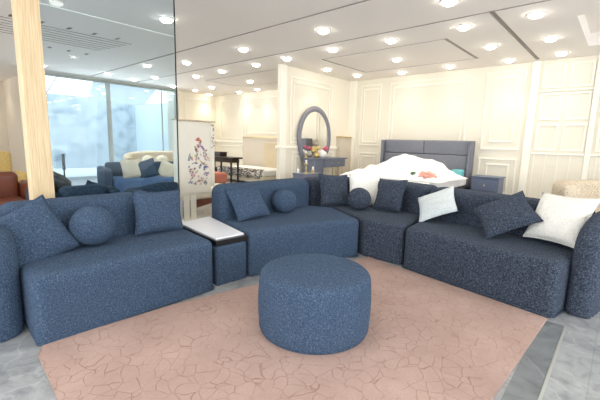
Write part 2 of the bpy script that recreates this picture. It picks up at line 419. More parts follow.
# mirror wall
bars([(6.27, 7.87, 1.27, 2.79), (6.37, 7.77, 1.37, 2.68), (6.37, 8.0, .15, 1.07), (6.47, 7.9, .25, .97)], .022, 'X', XS, 1, W1)
rail(5.95, 8.13, 1.17, 'X', XS, 1); rail(XS - .10, XS + .03, 1.17, 'Y', 5.95, -1)
struct(link('trim_7', B(XS, XS + .03, 5.95, 6.14, 0, CZ, bev=.008), trimm))
# ledge box near the corner, gilded edge
o = struct(link('trim_8', B(XS, XS + .14, 8.14, 8.67, 0, 1.44), wallb)); struct(link('ledge_edge', B(XS, XS + .16, 8.13, 8.67, 1.44, 1.475), gold, o))
# far part of the back wall, left of the mirror wall
bars([(-12.05, -10.7, 1.35, 2.8), (-10.5, -8.6, 1.55, 2.8), (-12.05, -10.7, .2, 1.1)], .022, 'Y', YB, -1, W1)
bars([(7.4, 8.5, 1.35, 2.8)], .022, 'X', -12.4, 1, W1)
rail(-12.4, -10.5, 1.24, 'Y', YB, -1)
o = struct(link('trim_9', B(-10.5, -6.3, YB - .16, YB, 0, 1.40), wallb)); struct(link('ledge_edge', B(-10.5, -6.3, YB - .18, YB, 1.40, 1.435), gold, o))
struct(link('baseboard_back', B(-5.75, 3.9, YB - .03, YB, 0, .12), trimm)); struct(link('baseboard_mirror', B(XS, XS + .025, 6.14, 8.1, 0, .12), trimm))

# ================================================================ CEILING LIGHTS
spots = [(-5.18, 2.83, 'over the left sofa'), (-5.61, 4.6, ''), (-7.6, 4.6, ''), (-3.70, 4.6, ''), (-1.80, 4.6, ''),
         (-7.75, 5.68, ''), (-6.46, 5.66, ''), (-5.46, 5.62, ''), (-4.27, 5.60, ''), (-3.13, 5.68, ''), (-1.97, 5.66, ''), (-1.09, 5.69, ''),
         (-9.0, 5.73, ''), (-5.47, 6.98, ''), (-3.69, 6.98, ''), (-1.96, 7.0, ''), (-1.11, 7.03, ''),
         (-5.3, 8.0, ''), (-4.21, 8.26, ''), (-3.08, 8.21, ''), (-1.95, 8.28, ''), (-1.10, 8.22, ''),
         (-10.37, 7.19, ''), (-8.36, 7.1, ''), (-11.5, 7.28, ''), (-10.49, 8.4, ''),
         (-8.69, 4.22, ''), (-11.05, 4.95, ''), (-10.67, 4.09, ''), (-10.16, 5.15, ''), (-11.33, 6.34, ''), (-10.94, 2.66, ''), (-14.7, 2.15, ''),
         (-1.8, 1.6, ''), (-1.8, -1.0, ''), (1.6, 2.8, ''), (1.6, 5.6, ''), (1.2, 8.0, ''), (-5.2, -.4, ''), (1.6, -.6, ''), (-12.1, 8.25, ''), (-9.4, 8.3, '')]
def rowname(y):
    return ('first', 'second', 'third', 'fourth', 'fifth')[0 if y < 3.6 else 1 if y < 5.3 else 2 if y < 6.6 else 3 if y < 7.6 else 4]
L_LABEL = {0: 'round recessed downlight at the top left beside the tinted glass, nearest the camera there',
 1: 'recessed downlight between the two long ceiling grooves, above the floral screen side',
 2: 'recessed downlight between the grooves, just right of the glass pane edge',
 3: 'recessed downlight between the grooves near the middle of the ceiling, leftmost large one',
 4: 'large recessed downlight at the very top edge, right of centre',
 5: 'small downlight beyond the second groove, left of the one over the wall corner', 6: 'downlight beyond the second groove, just left of the mirror wall corner',
 7: 'downlight hugging the second groove above the corner of the mirror wall', 8: 'downlight beyond the second groove, above the oval mirror',
 9: 'dimmer downlight just outside the recessed rectangle, above its near edge', 10: 'downlight beyond the second groove, left of the short cross groove',
 11: 'large downlight right of the cross groove, nearest the camera', 12: 'small downlight beyond the second groove, closest to the glass pane edge',
 13: 'downlight between the mirror wall and the recessed rectangle', 14: 'downlight in the centre of the recessed ceiling rectangle',
 15: 'downlight between the recessed rectangle and the cross groove', 16: 'downlight right of the cross groove, second from the camera',
 17: 'downlight tight in the inner corner above the niche ledge', 18: 'downlight by the back wall behind the recessed rectangle, left one',
 19: 'downlight by the back wall above the headboard, right one', 20: 'downlight by the back wall just left of the cross groove end', 21: 'downlight by the back wall just right of the cross groove end',
 22: 'small far downlight above the floral screen', 23: 'far downlight left of the wall corner, near the back wall', 24: 'tiny far downlight beside the glass edge above the screen',
 25: 'tiny downlight close to the far back wall left of the corner', 26: 'downlight seen through the tinted glass, rightmost large one', 27: 'tiny downlight seen through the glass near the right mullion',
 28: 'downlight seen through the glass above the thick mullion', 29: 'downlight seen through the glass right of the mullion, over the beige sofa',
 30: 'tiny downlight seen through the glass at its right edge', 31: 'downlight seen through the glass next to the oak post', 32: 'downlight seen left of the oak post above the beige wall'}
L_LABEL[len(spots) - 2] = 'tiny downlight in the far left corner of the back wall above the floral screen'; L_LABEL[len(spots) - 1] = 'tiny downlight above the gilded ledge by the far back wall'
def make_light():
    r = empty('ceiling_light', (0, 0, CZ))
    bm = bmesh.new(); lathe(bm, [(.105, 0), (.105, -.008), (.085, -.014), (.085, 0)], n=24); link('trim_ring', bm, whitelac, r, True)
    bm = bmesh.new(); lathe(bm, [(.082, -.004), (.080, -.026), (.062, -.042), (.03, -.05), (.002, -.052)], n=16); link('diffuser', bm, lampm, r, True)
    return r
proto = make_light()
for i, (x, y, _) in enumerate(spots):
    if i == 0: r = proto
    else:
        r = proto.copy(); COL.objects.link(r)
        for ch in proto.children:
            c = ch.copy(); COL.objects.link(c); c.parent = r
    r.location = (x, y, CZ)
    tag(r, L_LABEL.get(i, 'round recessed downlight in the ceiling outside the view, behind the camera'), 'ceiling light', 'recessed downlights')
    l = bpy.data.lights.new('downlight', 'SPOT'); l.energy = LAMP_W * (3.8 if x < -7 and y > 5 else 2.2); l.color = LAMP_C; l.shadow_soft_size = .06
    l.spot_size = math.radians(110); l.spot_blend = 1
    lo = bpy.data.objects.new('downlight', l); COL.objects.link(lo); lo.parent = r; lo.location = (0, 0, -.075)

# ================================================================ RUG + OTTOMAN
rp = [(-2.545, .50), (-2.45, .455), (-2.22, .44), (-1.97, .425), (-.8, .36), (-.36, .33), (-.36, 2.0), (-.33, 2.6), (-.30, 3.22), (-.9, 3.33), (-1.7, 3.47), (-2.08, 3.55), (-2.25, 2.5), (-2.40, 1.9), (-2.51, 1.3), (-2.54, .8)]
bm = prism_bm(rp, .003, .016, 0)
tag(link('rug', bm, rugm), 'large dusty pink area rug with carved wavy crack lines under the ottoman', 'rug')
OC = (-1.512, 1.878)
ot = tag(empty('ottoman', (OC[0], OC[1], .016)), 'round blue boucle ottoman drum standing alone on the pink rug', 'ottoman')
bm = bmesh.new(); R = .381
prof = [(.02, 0), (R - .012, .0), (R - .006, .005), (R - .006, .032), (R + .002, .038)]
for k in range(9):
    t = k / 8; prof.append((R + .004 + .008 * math.sin(t * math.pi), .045 + t * .315))
for k in range(1, 8):
    t = k / 7 * math.pi / 2; prof.append((R - .05 + .054 * math.cos(t), .36 + .06 * math.sin(t)))
prof += [(R * .7, .427), (R * .4, .431), (.01, .433)]
lathe(bm, prof, n=96); o = link('upholstered_body', bm, navy, ot, True)
bm = bmesh.new(); tube(bm, [((R - .004) * math.cos(a * math.pi / 48), (R - .004) * math.sin(a * math.pi / 48), .03) for a in range(97)], .008, 8, cap=False)
link('base_piping', bm, navy, ot, True)

# ================================================================ THE SECTIONAL
def uph(name, poly, z0, z1, parent, mat=navy, bev=.06, vox=.018, disp=.006):
    o = link(name, prism_bm(poly, z0, z1, bev, 4), mat, parent); return soften(o, vox, disp)
def piping(poly, z, parent, mat=navy, r=.008):
    bm = bmesh.new(); P = [(x, y, z) for x, y in poly]; tube(bm, P, r, 6); return link('piping', bm, mat, parent, True)
# left module
m = tag(empty('sofa_module', (-3.0, 1.1, 0)), 'left two-seat module of the blue boucle sectional, ends at the white topped table', 'sofa', 'modules of the blue boucle sectional')
def rel(o): o.location = -Vector(o.parent.location); return o
rel(uph('seat', [(-2.555, .485), (-2.55, 1.775), (-3.26, 1.85), (-3.26, .49)], .0, .450, m, bev=.055))
rel(uph('backrest', [(-3.22, .47), (-3.24, 1.66), (-3.55, 1.66), (-3.55, .47)], .02, .795, m, bev=.09))
rel(piping([(-3.2, .51), (-2.58, .485), (-2.555, .52), (-2.548, 1.75), (-2.575, 1.78), (-3.2, 1.83)], .012, m))
# left arm: rounded shell
def arm(name, a, b, wdir, width, prof, parent, mat=navy, bev=.07):
    """profile (t 0..1 along a->b, z) pulled sideways by wdir*width"""
    bm = bmesh.new(); A, Bv = Vector(a), Vector(b); wv = Vector(wdir).normalized() * width
    r1 = [bm.verts.new(((A + (Bv - A) * t).x, (A + (Bv - A) * t).y, z)) for t, z in prof]
    r2 = [bm.verts.new(((A + wv + (Bv - A) * t).x, (A + wv + (Bv - A) * t).y, z)) for t, z in prof]
    bm.faces.new(r1); bm.faces.new(r2[::-1]); n = len(prof)
    for i in range(n): bm.faces.new((r1[i], r2[i], r2[(i + 1) % n], r1[(i + 1) % n]))
    bmesh.ops.recalc_face_normals(bm, faces=bm.faces[:])
    es = [e for e in bm.edges if abs((e.verts[0].co - e.verts[1].co).normalized().dot(wv.normalized())) < .9 and max(v.co.z for v in e.verts) > .05]
    bmesh.ops.bevel(bm, geom=es, offset=bev, segments=5, profile=.5, affect='EDGES', clamp_overlap=True)
    return soften(link(name, bm, mat, parent), .018, .006)
AP = [(0, .0), (0, .58), (.04, .66), (.12, .715), (.25, .745), (1, .76), (1, .0)]
rel(arm('armrest', (-2.78, .14, 0), (-3.55, .14, 0), (0, 1, 0), .345, AP, m, bev=.15))
# wedge table
t = tag(empty('side_table', (-3.05, 1.98, 0)), 'low wedge table with glossy white top and black rim between two blue sofa modules', 'table')
tp = [(-2.66, 1.86), (-2.62, 2.16), (-3.50, 2.40), (-3.42, 1.90)]
rel(uph('upholstered_base', [(-2.59, 1.82), (-2.57, 2.155), (-3.46, 2.34), (-3.42, 1.93)], .0, .362, t, bev=.025, vox=.012, disp=.003))
tp = [(-2.60, 1.825), (-2.58, 2.165), (-3.50, 2.375), (-3.44, 1.915)]
rel(link('black_rim', prism_bm(tp, .368, .416, .004, 2), blackedge, t))
tp2 = [(-2.635, 1.85), (-2.62, 2.155), (-3.48, 2.355), (-3.42, 1.935)]
o = rel(link('table_top', prism_bm(tp2, .416, .431, .003, 2), whitetop, t)); o['label'] = 'glossy white table top'
# middle module
m = tag(empty('sofa_module', (-2.95, 2.9, 0)), 'middle module of the blue boucle sectional, behind the round ottoman', 'sofa', 'modules of the blue boucle sectional')
rel(uph('seat', [(-2.565, 2.18), (-2.48, 2.7), (-2.34, 3.15), (-2.18, 3.51), (-2.86, 3.90), (-3.21, 3.80), (-3.21, 2.33)], .0, .445, m, bev=.055))
rel(uph('backrest', [(-3.19, 2.32), (-3.19, 3.83), (-3.55, 3.83), (-3.55, 2.40)], .0, .80, m, bev=.10))
rel(piping([(-2.60, 2.17), (-2.56, 2.20), (-2.475, 2.7), (-2.335, 3.15), (-2.18, 3.49)], .012, m))
# corner module
m = tag(empty('sofa_module', (-2.4, 4.1, 0)), 'wedge-shaped corner module of the blue boucle sectional', 'sofa', 'modules of the blue boucle sectional')
rel(uph('seat', [(-2.15, 3.55), (-1.67, 3.56), (-1.79, 4.31), (-2.3, 4.48), (-2.72, 4.46), (-3.02, 4.27), (-3.20, 3.88), (-2.86, 3.93)], .0, .445, m, navy_shaded, bev=.045))
rel(uph('backrest', [(-3.22, 3.86), (-3.05, 4.24), (-2.72, 4.44), (-2.3, 4.46), (-1.79, 4.33), (-1.70, 4.66), (-2.3, 4.84), (-2.86, 4.80), (-3.36, 4.50), (-3.55, 3.95)], .02, .80, m, navy_shaded, bev=.09))
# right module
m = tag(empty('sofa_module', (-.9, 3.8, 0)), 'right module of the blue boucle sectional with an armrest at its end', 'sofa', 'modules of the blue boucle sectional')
rel(uph('seat', [(-1.645, 3.52), (-.27, 3.26), (-.15, 3.95), (-1.75, 4.32)], .0, .445, m, navy_shaded, bev=.055))
rel(uph('backrest', [(-1.765, 4.31), (-.20, 3.95), (-.12, 4.28), (-1.69, 4.65)], .02, .80, m, navy_shaded, bev=.09))
rel(piping([(-1.70, 3.7), (-1.655, 3.54), (-1.62, 3.51), (-.30, 3.26), (-.265, 3.29), (-.22, 3.5)], .012, m, navy_shaded))
rel(arm('armrest', (-.235, 3.46, 0), (-.06, 4.29, 0), (.98, -.2, 0), .18, [(0, .0), (0, .54), (.04, .64), (.12, .71), (.28, .775), (.5, .81), (1, .81), (1, .0)], m, navy_shaded, bev=.075))

# ---------------------------------------------------------------- cushions
def cushion(c, x, z, w, h, t, mat, label, ribs=0, seam=True, group='square throw cushions on the sectional', n=26, name='throw_cushion'):
    X, Z = Vector(x).normalized(), Vector(z); Z = (Z - X * Z.dot(X)).normalized(); Yv = Z.cross(X)   # Yv points to the back
    R = Matrix((X, Yv, Z)).transposed().to_4x4()
    root = empty(name, (0, 0, 0)); root.matrix_world = Matrix.Translation(c) @ R
    tag(root, label, 'cushion', group)
    bm = bmesh.new(); grid = {}
    for s in (-1, 1):
        for i in range(n + 1):
            for j in range(n + 1):
                u, v = 2 * i / n - 1, 2 * j / n - 1
                edge = i in (0, n) or j in (0, n)
                if edge and s == 1: grid[s, i, j] = grid[-1, i, j]; continue
                th = max(0, (1 - u ** 4) * (1 - v ** 4)) ** .55 * (1 - .12 * (u * u + v * v))
                pu = u * (1 - .09 * (1 - v * v) * abs(u) ** 3); pv = v * (1 - .09 * (1 - u * u) * abs(v) ** 3)
                d = s * th * t / 2
                if ribs: d += s * .006 * math.sin(v * ribs) * th
                d += .006 * math.sin(3 * u + 2 * v + s) * th
                grid[s, i, j] = bm.verts.new((pu * w / 2, d, pv * h / 2))
    for s in (-1, 1):
        for i in range(n):
            for j in range(n):
                q = [grid[s, i, j], grid[s, i + 1, j], grid[s, i + 1, j + 1], grid[s, i, j + 1]]
                bm.faces.new(q if s == -1 else q[::-1])
    link('cushion_cover', bm, mat, root, True)
    if seam:
        bm = bmesh.new(); P = []
        for k in range(41):
            e = k / 10; sd = int(e) % 4; f = 2 * (e - int(e)) - 1 if k < 40 else -1
            u, v = ((f, -1), (1, f), (-f, 1), (-1, -f))[sd]
            pu = u * (1 - .09 * (1 - v * v) * abs(u) ** 3); pv = v * (1 - .09 * (1 - u * u) * abs(v) ** 3)
            P.append((pu * w / 2, 0, pv * h / 2))
        tube(bm, P, .006, 6, cap=False); link('piping', bm, mat, root, True)
    return root
def ball(c, r, mat, label, group='round ball cushions', name='ball_cushion', sq=.96):
    root = empty(name, c); tag(root, label, 'cushion', group)
    bm = bmesh.new(); bmesh.ops.create_uvsphere(bm, u_segments=40, v_segments=24, radius=r)
    for v in bm.verts: v.co.z *= sq
    link('cushion_cover', bm, mat, root, True)
    bm = bmesh.new(); tube(bm, [(r * 1.0 * math.sin(a * math.pi / 24) * .8, r * math.sin(a * math.pi / 24) * .6, r * math.cos(a * math.pi / 24) * sq) for a in range(49)], .004, 6, cap=False)
    link('seam', bm, mat, root, True)
    return root
cushion((-3.06, .60, .60), (-.15, .91, .36), (-.40, -.38, .83), .43, .45, .15, navy, 'blue square cushion leaning tilted against the left armrest')
cushion((-3.10, 1.56, .645), (.015, .987, -.05), (-.21, .03, .965), .45, .38, .14, navy, 'blue square cushion upright at the right end of the left sofa module')
cushion((-3.06, 2.58, .625), (.126, .989, .076), (-.60, .037, .75), .42, .40, .13, navy, 'blue square cushion leaning on the middle module next to a ball cushion')
cushion((-2.93, 4.0, .665), (.471, .881, -.047), (-.317, .219, .923), .44, .44, .13, navy_shaded, 'dark blue square cushion in the sofa corner, left of the white one')
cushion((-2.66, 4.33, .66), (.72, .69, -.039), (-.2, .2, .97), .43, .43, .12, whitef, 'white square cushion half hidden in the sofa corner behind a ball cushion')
cushion((-2.22, 4.24, .655), (.985, -.12, .05), (-.03, .36, .93), .42, .42, .13, navy_shaded, 'dark blue square cushion in the corner, right of the ball cushion')
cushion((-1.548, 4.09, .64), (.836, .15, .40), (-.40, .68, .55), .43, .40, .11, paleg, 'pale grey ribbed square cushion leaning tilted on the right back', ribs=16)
cushion((-.80, 3.87, .665), (.80, .32, .43), (-.50, .66, .46), .48, .45, .13, navy_shaded, 'dark blue square cushion balanced on a corner beside the white fluffy one')
cushion((-.375, 3.89, .685), (.852, -.42, .02), (.16, .40, .85), .485, .46, .17, whitef, 'large fluffy white square cushion beside the right armrest')
ball((-3.05, .99, .612), .160, navy, 'blue boucle ball cushion on the left sofa module')
ball((-3.04, 3.13, .585), .150, navy, 'blue boucle ball cushion on the middle sofa module')
ball((-2.54, 4.02, .585), .150, navy_shaded, 'dark blue ball cushion in the sofa corner before the white square one')

# ================================================================ GLASS PARTITION
g = tag(empty('glass_partition', (-3.75, 1.45, 0)), 'floor to ceiling blue tinted glass pane held by a pale oak post behind the left sofa', 'partition')
o = rel(link('oak_post', B(-3.83, -3.69, .755, .915, 0, CZ, bev=.004), oak, g)); o['label'] = 'pale oak post'
o = rel(link('glass_pane', B(-3.756, -3.744, .92, 2.135, 0, CZ), bluegl, g)); o['label'] = 'blue tinted glass pane'
rel(link('edge_strip', B(-3.757, -3.743, 2.135, 2.142, 0, CZ), steel, g))

# ================================================================ OTHER SOFAS
def sofa(name, loc, rz, w, d, seat_h, back_h, arm_h, mat, label, cat='sofa', seatmat=None, at=.16, bt=.22, bev=.06, group=None, seats=1, arms=(1, 1)):
    """local: faces -Y, width along X, origin on the floor at the middle"""
    r = tag(empty(name, loc, rz), label, cat, group)
    x0, x1 = -w / 2, w / 2; ix0 = x0 + (at if arms[0] else 0); ix1 = x1 - (at if arms[1] else 0)
    def P(n, poly, z0, z1, mt, b=bev): return soften(link(n, prism_bm(poly, z0, z1, b, 4), mt, r), .028, 0, it=2)
    R4 = lambda a, b, c, e: [(a, c), (b, c), (b, e), (a, e)]
    for k in range(seats):
        a = ix0 + (ix1 - ix0) * k / seats + .004; b = ix0 + (ix1 - ix0) * (k + 1) / seats - .004
        P('seat_cushion', R4(a, b, -d / 2, d / 2 - bt), .06, seat_h, seatmat or mat)
        P('back_cushion', R4(a, b, d / 2 - bt + .005, d / 2), .06, back_h, mat)
    if arms[0]: P('armrest', R4(x0, ix0, -d / 2 + .02, d / 2), .05, arm_h, mat)
    if arms[1]: P('armrest', R4(ix1, x1, -d / 2 + .02, d / 2), .05, arm_h, mat)
    for sx in (-1, 1):
        for sy in (-1, 1):
            bm = bmesh.new(); lathe(bm, [(.02, 0), (.028, .07)], (sx * (w / 2 - .1), sy * (d / 2 - .1), 0), 10); link('leg', bm, steel, r)
    return r
def tub(name, loc, rz, w, d, seat_h, back_h, mat, label, cat='armchair', t=.16, low=None, group=None):
    """curved shell back wrapped round a seat; opens towards -Y"""
    r = tag(empty(name, loc, rz), label, cat, group)
    inner, outer = [], []
    for k in range(17):
        a = math.radians(-25 + 230 * k / 16); c, s = math.cos(a), math.sin(a)
        outer.append((c * w / 2, s * d / 2)); inner.append((c * (w / 2 - t), s * (d / 2 - t)))
    bm = prism_bm(outer + inner[::-1], .05, back_h, 0)
    low = low if low is not None else back_h * .8
    for v in bm.verts:
        if v.co.z > .1:
            f = min(1, max(0, (v.co.y / (d / 2) + .3) / 1.1)); f = f * f * (3 - 2 * f); v.co.z = low + (back_h - low) * f
    es = [e for e in bm.edges if min(v.co.z for v in e.verts) > .1 and e.calc_face_angle(0) > .5]
    bmesh.ops.bevel(bm, geom=es, offset=.045, segments=3, profile=.5, affect='EDGES', clamp_overlap=True)
    soften(link('backrest', bm, mat, r), .028, .004)
    seat = [(c * .97, s * .97) for c, s in inner]; seat.insert(0, (inner[0][0] * .9, -d * .42)); seat.append((inner[-1][0] * .9, -d * .42))
    soften(link('seat', prism_bm(seat, .05, seat_h, .05, 3), mat, r), .028, .004)
    for sx in (-1, 1):
        for sy in (-1, 1):
            bm = bmesh.new(); lathe(bm, [(.02, 0), (.026, .06)], (sx * w * .27, sy * d * .25, 0), 10); link('leg', bm, darkwood, r)
    return r
# seen through the glass
sofa('sofa', (-8.35, 3.95, 0), math.radians(80), 1.95, 1.0, .42, .73, .65, slate, 'slate blue sofa with a brightly lit seat holding cream cushions, behind the glass', seatmat=slate_lit, group='slate sofas behind the glass')
tub('armchair', (-4.55, 2.19, 0), math.radians(-75), .68, .70, .38, .76, tealdark, 'dark slate rounded armchair just behind the glass, near its right edge', low=.66)
sofa('sofa', (-4.95, 1.42, 0), math.radians(-90), .80, .9, .40, .745, .70, tealdark, 'dark slate sofa seen from its back, low right behind the left sofa module')
tub('sofa', (-10.9, 5.75, 0), math.radians(70), 2.4, 1.0, .40, .90, beigeb, 'curved beige boucle sofa far behind the glass by the storefront', cat='sofa', t=.2, low=.72)
def at_cush(c, yaw, roll, s, mat, label, back=.25, group=None, w=None):
    a = math.radians(yaw); n = Vector((math.cos(a), math.sin(a), 0)); up = (Vector((0, 0, 1)) - n * back).normalized()
    x = up.cross(Vector((n.x, n.y, back)).normalized()); 
    x = Vector((-n.y, n.x, 0)); rr = Matrix.Rotation(math.radians(roll), 3, n)
    return cushion(c, rr @ x, rr @ up, w or s, s, .13, mat, label, group=group, n=14)
fy = -15
at_cush((-8.12, 3.50, .62), fy, 6, .42, creamf, 'cream square cushion on the slate sofa behind the glass, leftmost', group='cushions on the slate sofa')
at_cush((-8.02, 3.80, .61), fy, 16, .42, slate, 'slate blue square cushion on the slate sofa between two cream ones', group='cushions on the slate sofa')
at_cush((-7.96, 4.26, .56), fy, -24, .42, creamf, 'cream square cushion tilted at the right end of the slate sofa', group='cushions on the slate sofa')
ball((-10.42, 4.98, .62), .19, creamf, 'left ball cushion on the curved beige sofa', 'ball cushions on the beige sofa')
ball((-10.32, 5.36, .62), .19, creamf, 'right ball cushion on the curved beige sofa', 'ball cushions on the beige sofa')
at_cush((-4.72, 1.56, .66), 170, 25, .20, tealdark, 'small dark cushion poking above the dark slate sofa back')
# left of the post
sofa('sofa', (-6.4, .45, 0), math.radians(90), 1.85, .95, .42, .76, .62, leather, 'brown leather sofa left of the oak post', group=None, seats=2)
sofa('sofa', (-8.6, .75, 0), math.radians(90), 1.9, .95, .44, .98, .60, yellowf, 'mustard fabric sofa with split back cushions behind the brown leather sofa', seats=3)
# black chair and upright stand
tub('lounge_chair', (-7.05, 1.86, 0), math.radians(165), .62, .72, .40, .82, blackl, 'black leather tub chair behind the glass beside the oak post', cat='chair', t=.13, low=.55)
k = tag(empty('floor_lamp', (-8.5, 2.3, 0)), 'thin black upright stand rising behind the black lounge chair', 'floor lamp')
bm = bmesh.new(); lathe(bm, [(.13, 0), (.13, .02), (.01, .03)], n=20); link('base', bm, steel, k)
bm = bmesh.new(); tube(bm, [(0, 0, .02), (0, 0, .62)], .014, 8); link('pole', bm, steel, k)
bm = bmesh.new(); tube(bm, [(0, 0, .62), (0, 0, .94)], .03, 10); link('lamp_head', bm, steel, k)

# right side armchairs behind the sectional
tub('armchair', (.12, 5.45, 0), math.radians(20), 1.55, 1.05, .42, .93, beigeb, 'beige boucle curved armchair behind the right armrest of the sectional', t=.2, low=.9)
tub('armchair', (.42, 7.3, 0), math.radians(10), 1.2, 1.0, .42, .92, greyb, 'light grey boucle armchair near the panelled wall, behind the beige one', t=.2, low=.88)

# ================================================================ FLORAL SCREEN
s = tag(empty('fabric_screen', (-5.0, 3.12, 0)), 'ivory standing screen with colourful embroidered flowers, beside the glass edge', 'screen')
rel(link('cloth_panel', B(-5.03, -4.99, 2.86, 3.42, .46, 1.56, bev=.008), cloth, s))
rel(link('side_cloth', B(-5.06, -4.98, 2.80, 2.86, .44, 1.57, bev=.012), cloth, s))
rel(link('side_cloth', B(-5.10, -4.98, 3.42, 3.49, .55, 1.55, bev=.015), cloth, s))
rel(link('top_rail', B(-5.08, -4.96, 2.79, 3.50, 1.57, 1.59, bev=.006), beigeb, s))
for y in (2.93, 3.05):
    rel(link('post', B(-5.02, -4.99, y, y + .09, 0, .46), trimm, s))
rel(link('foot', B(-5.15, -4.85, 2.88, 3.2, 0, .03), trimm, s))
bm = bmesh.new(); random.seed(11)
for k in range(56): box(bm, -4.995, -4.988, 2.865 + k * .01, 2.871 + k * .01, .43 + random.uniform(-.008, .008), .465)
rel(link('fringe', bm, cloth, s))
bm = bmesh.new()
def flower(y, z, r, ci, x=-4.984):
    n = 5
    for k in range(n):
        a = 2 * math.pi * k / n + random.random(); cy, cz = y + math.cos(a) * r * .6, z + math.sin(a) * r * .6
        f = bm.faces.new([bm.verts.new((x, cy + math.cos(t * math.pi / 3) * r * .45, cz + math.sin(t * math.pi / 3) * r * .45)) for t in range(6)])
        f.material_index = ci
def leaf(y, z, L, a, ci, x=-4.986):
    c, q = math.cos(a), math.sin(a)
    pts = [(0, 0), (L * .5, L * .16), (L, 0), (L * .5, -L * .16)]
    f = bm.faces.new([bm.verts.new((x, y + p0 * c - p1 * q, z + p0 * q + p1 * c)) for p0, p1 in pts]); f.material_index = ci
for k in range(90):
    z = random.uniform(.60, 1.28); half = .19 * min(1, (1.36 - z) / .35, (z - .48) / .16)
    y = 3.20 + random.uniform(-half, half)
    flower(y, z, random.uniform(.009, .022), random.choice((0, 1, 2, 4, 5, 2, 2, 1, 6)), -4.984 + k * 1e-5)
    leaf(y, z, random.uniform(.03, .06), random.uniform(0, 6.28), random.choice((3, 3, 6, 5)), -4.9865 + k * 1e-5)
for a in (1.2, 1.57, 2.0, .5, 2.7): leaf(3.19, 1.27, .07, a, 0)
for k in range(16): flower(random.uniform(3.43, 3.48), random.uniform(1.15, 1.53) - .0, .012, random.choice((0, 3, 4, 6)), -4.978 + k * 1e-5)
rel(link('embroidery', bm, flwr, s))
# bench behind the table
k = tag(empty('bench', (-5.75, 3.75, 0)), 'low beige bench with a red-brown carved wood frame under the floral screen', 'bench')
rel(link('seat_pad', B(-6.1, -5.35, 3.15, 4.35, .28, .44, bev=.04), creamf, k))
bm = bmesh.new()
ring = [(3.15, .0), (3.15, .28), (4.35, .28), (4.35, .0), (4.25, .0), (4.15, .14), (3.75, .2), (3.35, .14), (3.25, 0)]
a = [bm.verts.new((-5.36, y, z)) for y, z in ring]; b = [bm.verts.new((-5.42, y, z)) for y, z in ring]
bm.faces.new(a); bm.faces.new(b[::-1])
for i in range(len(ring)): bm.faces.new((a[i], b[i], b[(i + 1) % len(ring)], a[(i + 1) % len(ring)]))
rel(link('carved_apron', bm, redwood, k))
for y in (3.2, 4.3): rel(link('leg', B(-6.08, -6.02, y - .03, y + .03, 0, .28), redwood, k))

# ================================================================ VANITY
v = tag(empty('vanity', (-5.7, 7.0, 0)), 'blue-grey vanity with two-knob drawer unit below the oval mirror', 'vanity')
rel(link('table_top', B(-5.835, -5.44, 6.60, 7.95, .895, .925, bev=.006), vanm, v))
rel(link('side_panel', B(-5.83, -5.47, 6.63, 6.98, .46, .893, bev=.004), vanm, v))
o = rel(link('drawer', B(-5.83, -5.45, 7.0, 7.86, .70, .893, bev=.006), vanm, v))
for y in (7.25, 7.55):
    bm = bmesh.new(); bmesh.ops.create_uvsphere(bm, u_segments=12, v_segments=8, radius=.018)
    for q in bm.verts: q.co += Vector((-5.43, y, .80))
    link('knob', bm, gold, o)
for (x, y) in ((-5.5, 7.8), (-5.8, 7.8), (-5.5, 7.62), (-5.8, 7.1)):
    bm = bmesh.new(); tube(bm, [(x, y, .0), (x, y, .70)], .014, 8); rel(link('leg', bm, gold, v))
c = tag(empty('cabinet', (-5.2, 6.1, 0)), 'low blue-grey cabinet with a round-edged top in front of the vanity', 'cabinet')
rel(link('body', prism_bm([(-5.42, 5.84), (-5.10, 5.84), (-5.02, 5.92), (-5.02, 6.28), (-5.10, 6.36), (-5.42, 6.36)], .03, .60, 0), vanm, c))
rel(link('top_panel', prism_bm([(-5.43, 5.82), (-5.09, 5.82), (-5.0, 5.91), (-5.0, 6.29), (-5.09, 6.38), (-5.43, 6.38)], .602, .625, .004, 2), vanm, c))
for z in (.06, .34):
    d = rel(link('drawer', B(-5.018, -5.003, 5.94, 6.26, z, z + .25, bev=.004), vanm, c))
    bm = bmesh.new(); bmesh.ops.create_uvsphere(bm, u_segments=10, v_segments=8, radius=.016)
    for q in bm.verts: q.co += Vector((-4.985, 6.10, z + .13))
    link('knob', bm, gold, d)
# mirror
m = tag(empty('oval_mirror', (-5.915, 7.15, 1.42)), 'oval mirror in a thick grey padded ring hanging on the cream wall', 'mirror')
bm = bmesh.new(); P = []
N = 64; ay, az = .585, .70
rings = []
for k in range(N):
    a = 2 * math.pi * k / N; cy, cz = math.cos(a) * ay, math.sin(a) * az
    nrm = Vector((0, math.cos(a) / ay, math.sin(a) / az)).normalized()
    rg = []
    for j in range(10):
        b = 2 * math.pi * j / 10
        rg.append(bm.verts.new(Vector((.035 * math.sin(b), cy, cz)) + nrm * .07 * math.cos(b)))
    rings.append(rg)
for k in range(N):
    for j in range(10):
        bm.faces.new((rings[k][j], rings[(k + 1) % N][j], rings[(k + 1) % N][(j + 1) % 10], rings[k][(j + 1) % 10]))
link('ring_frame', bm, mirrorring, m, True)
bm = bmesh.new(); a = [bm.verts.new((.006, math.cos(2 * math.pi * k / N) * ay, math.sin(2 * math.pi * k / N) * az)) for k in range(N)]
b = [bm.verts.new((-.01, v_.co.y, v_.co.z)) for v_ in a]; bm.faces.new(a); bm.faces.new(b[::-1])
for k in range(N): bm.faces.new((a[k], b[k], b[(k + 1) % N], a[(k + 1) % N]))
link('mirror_glass', bm, mirrorm, m)
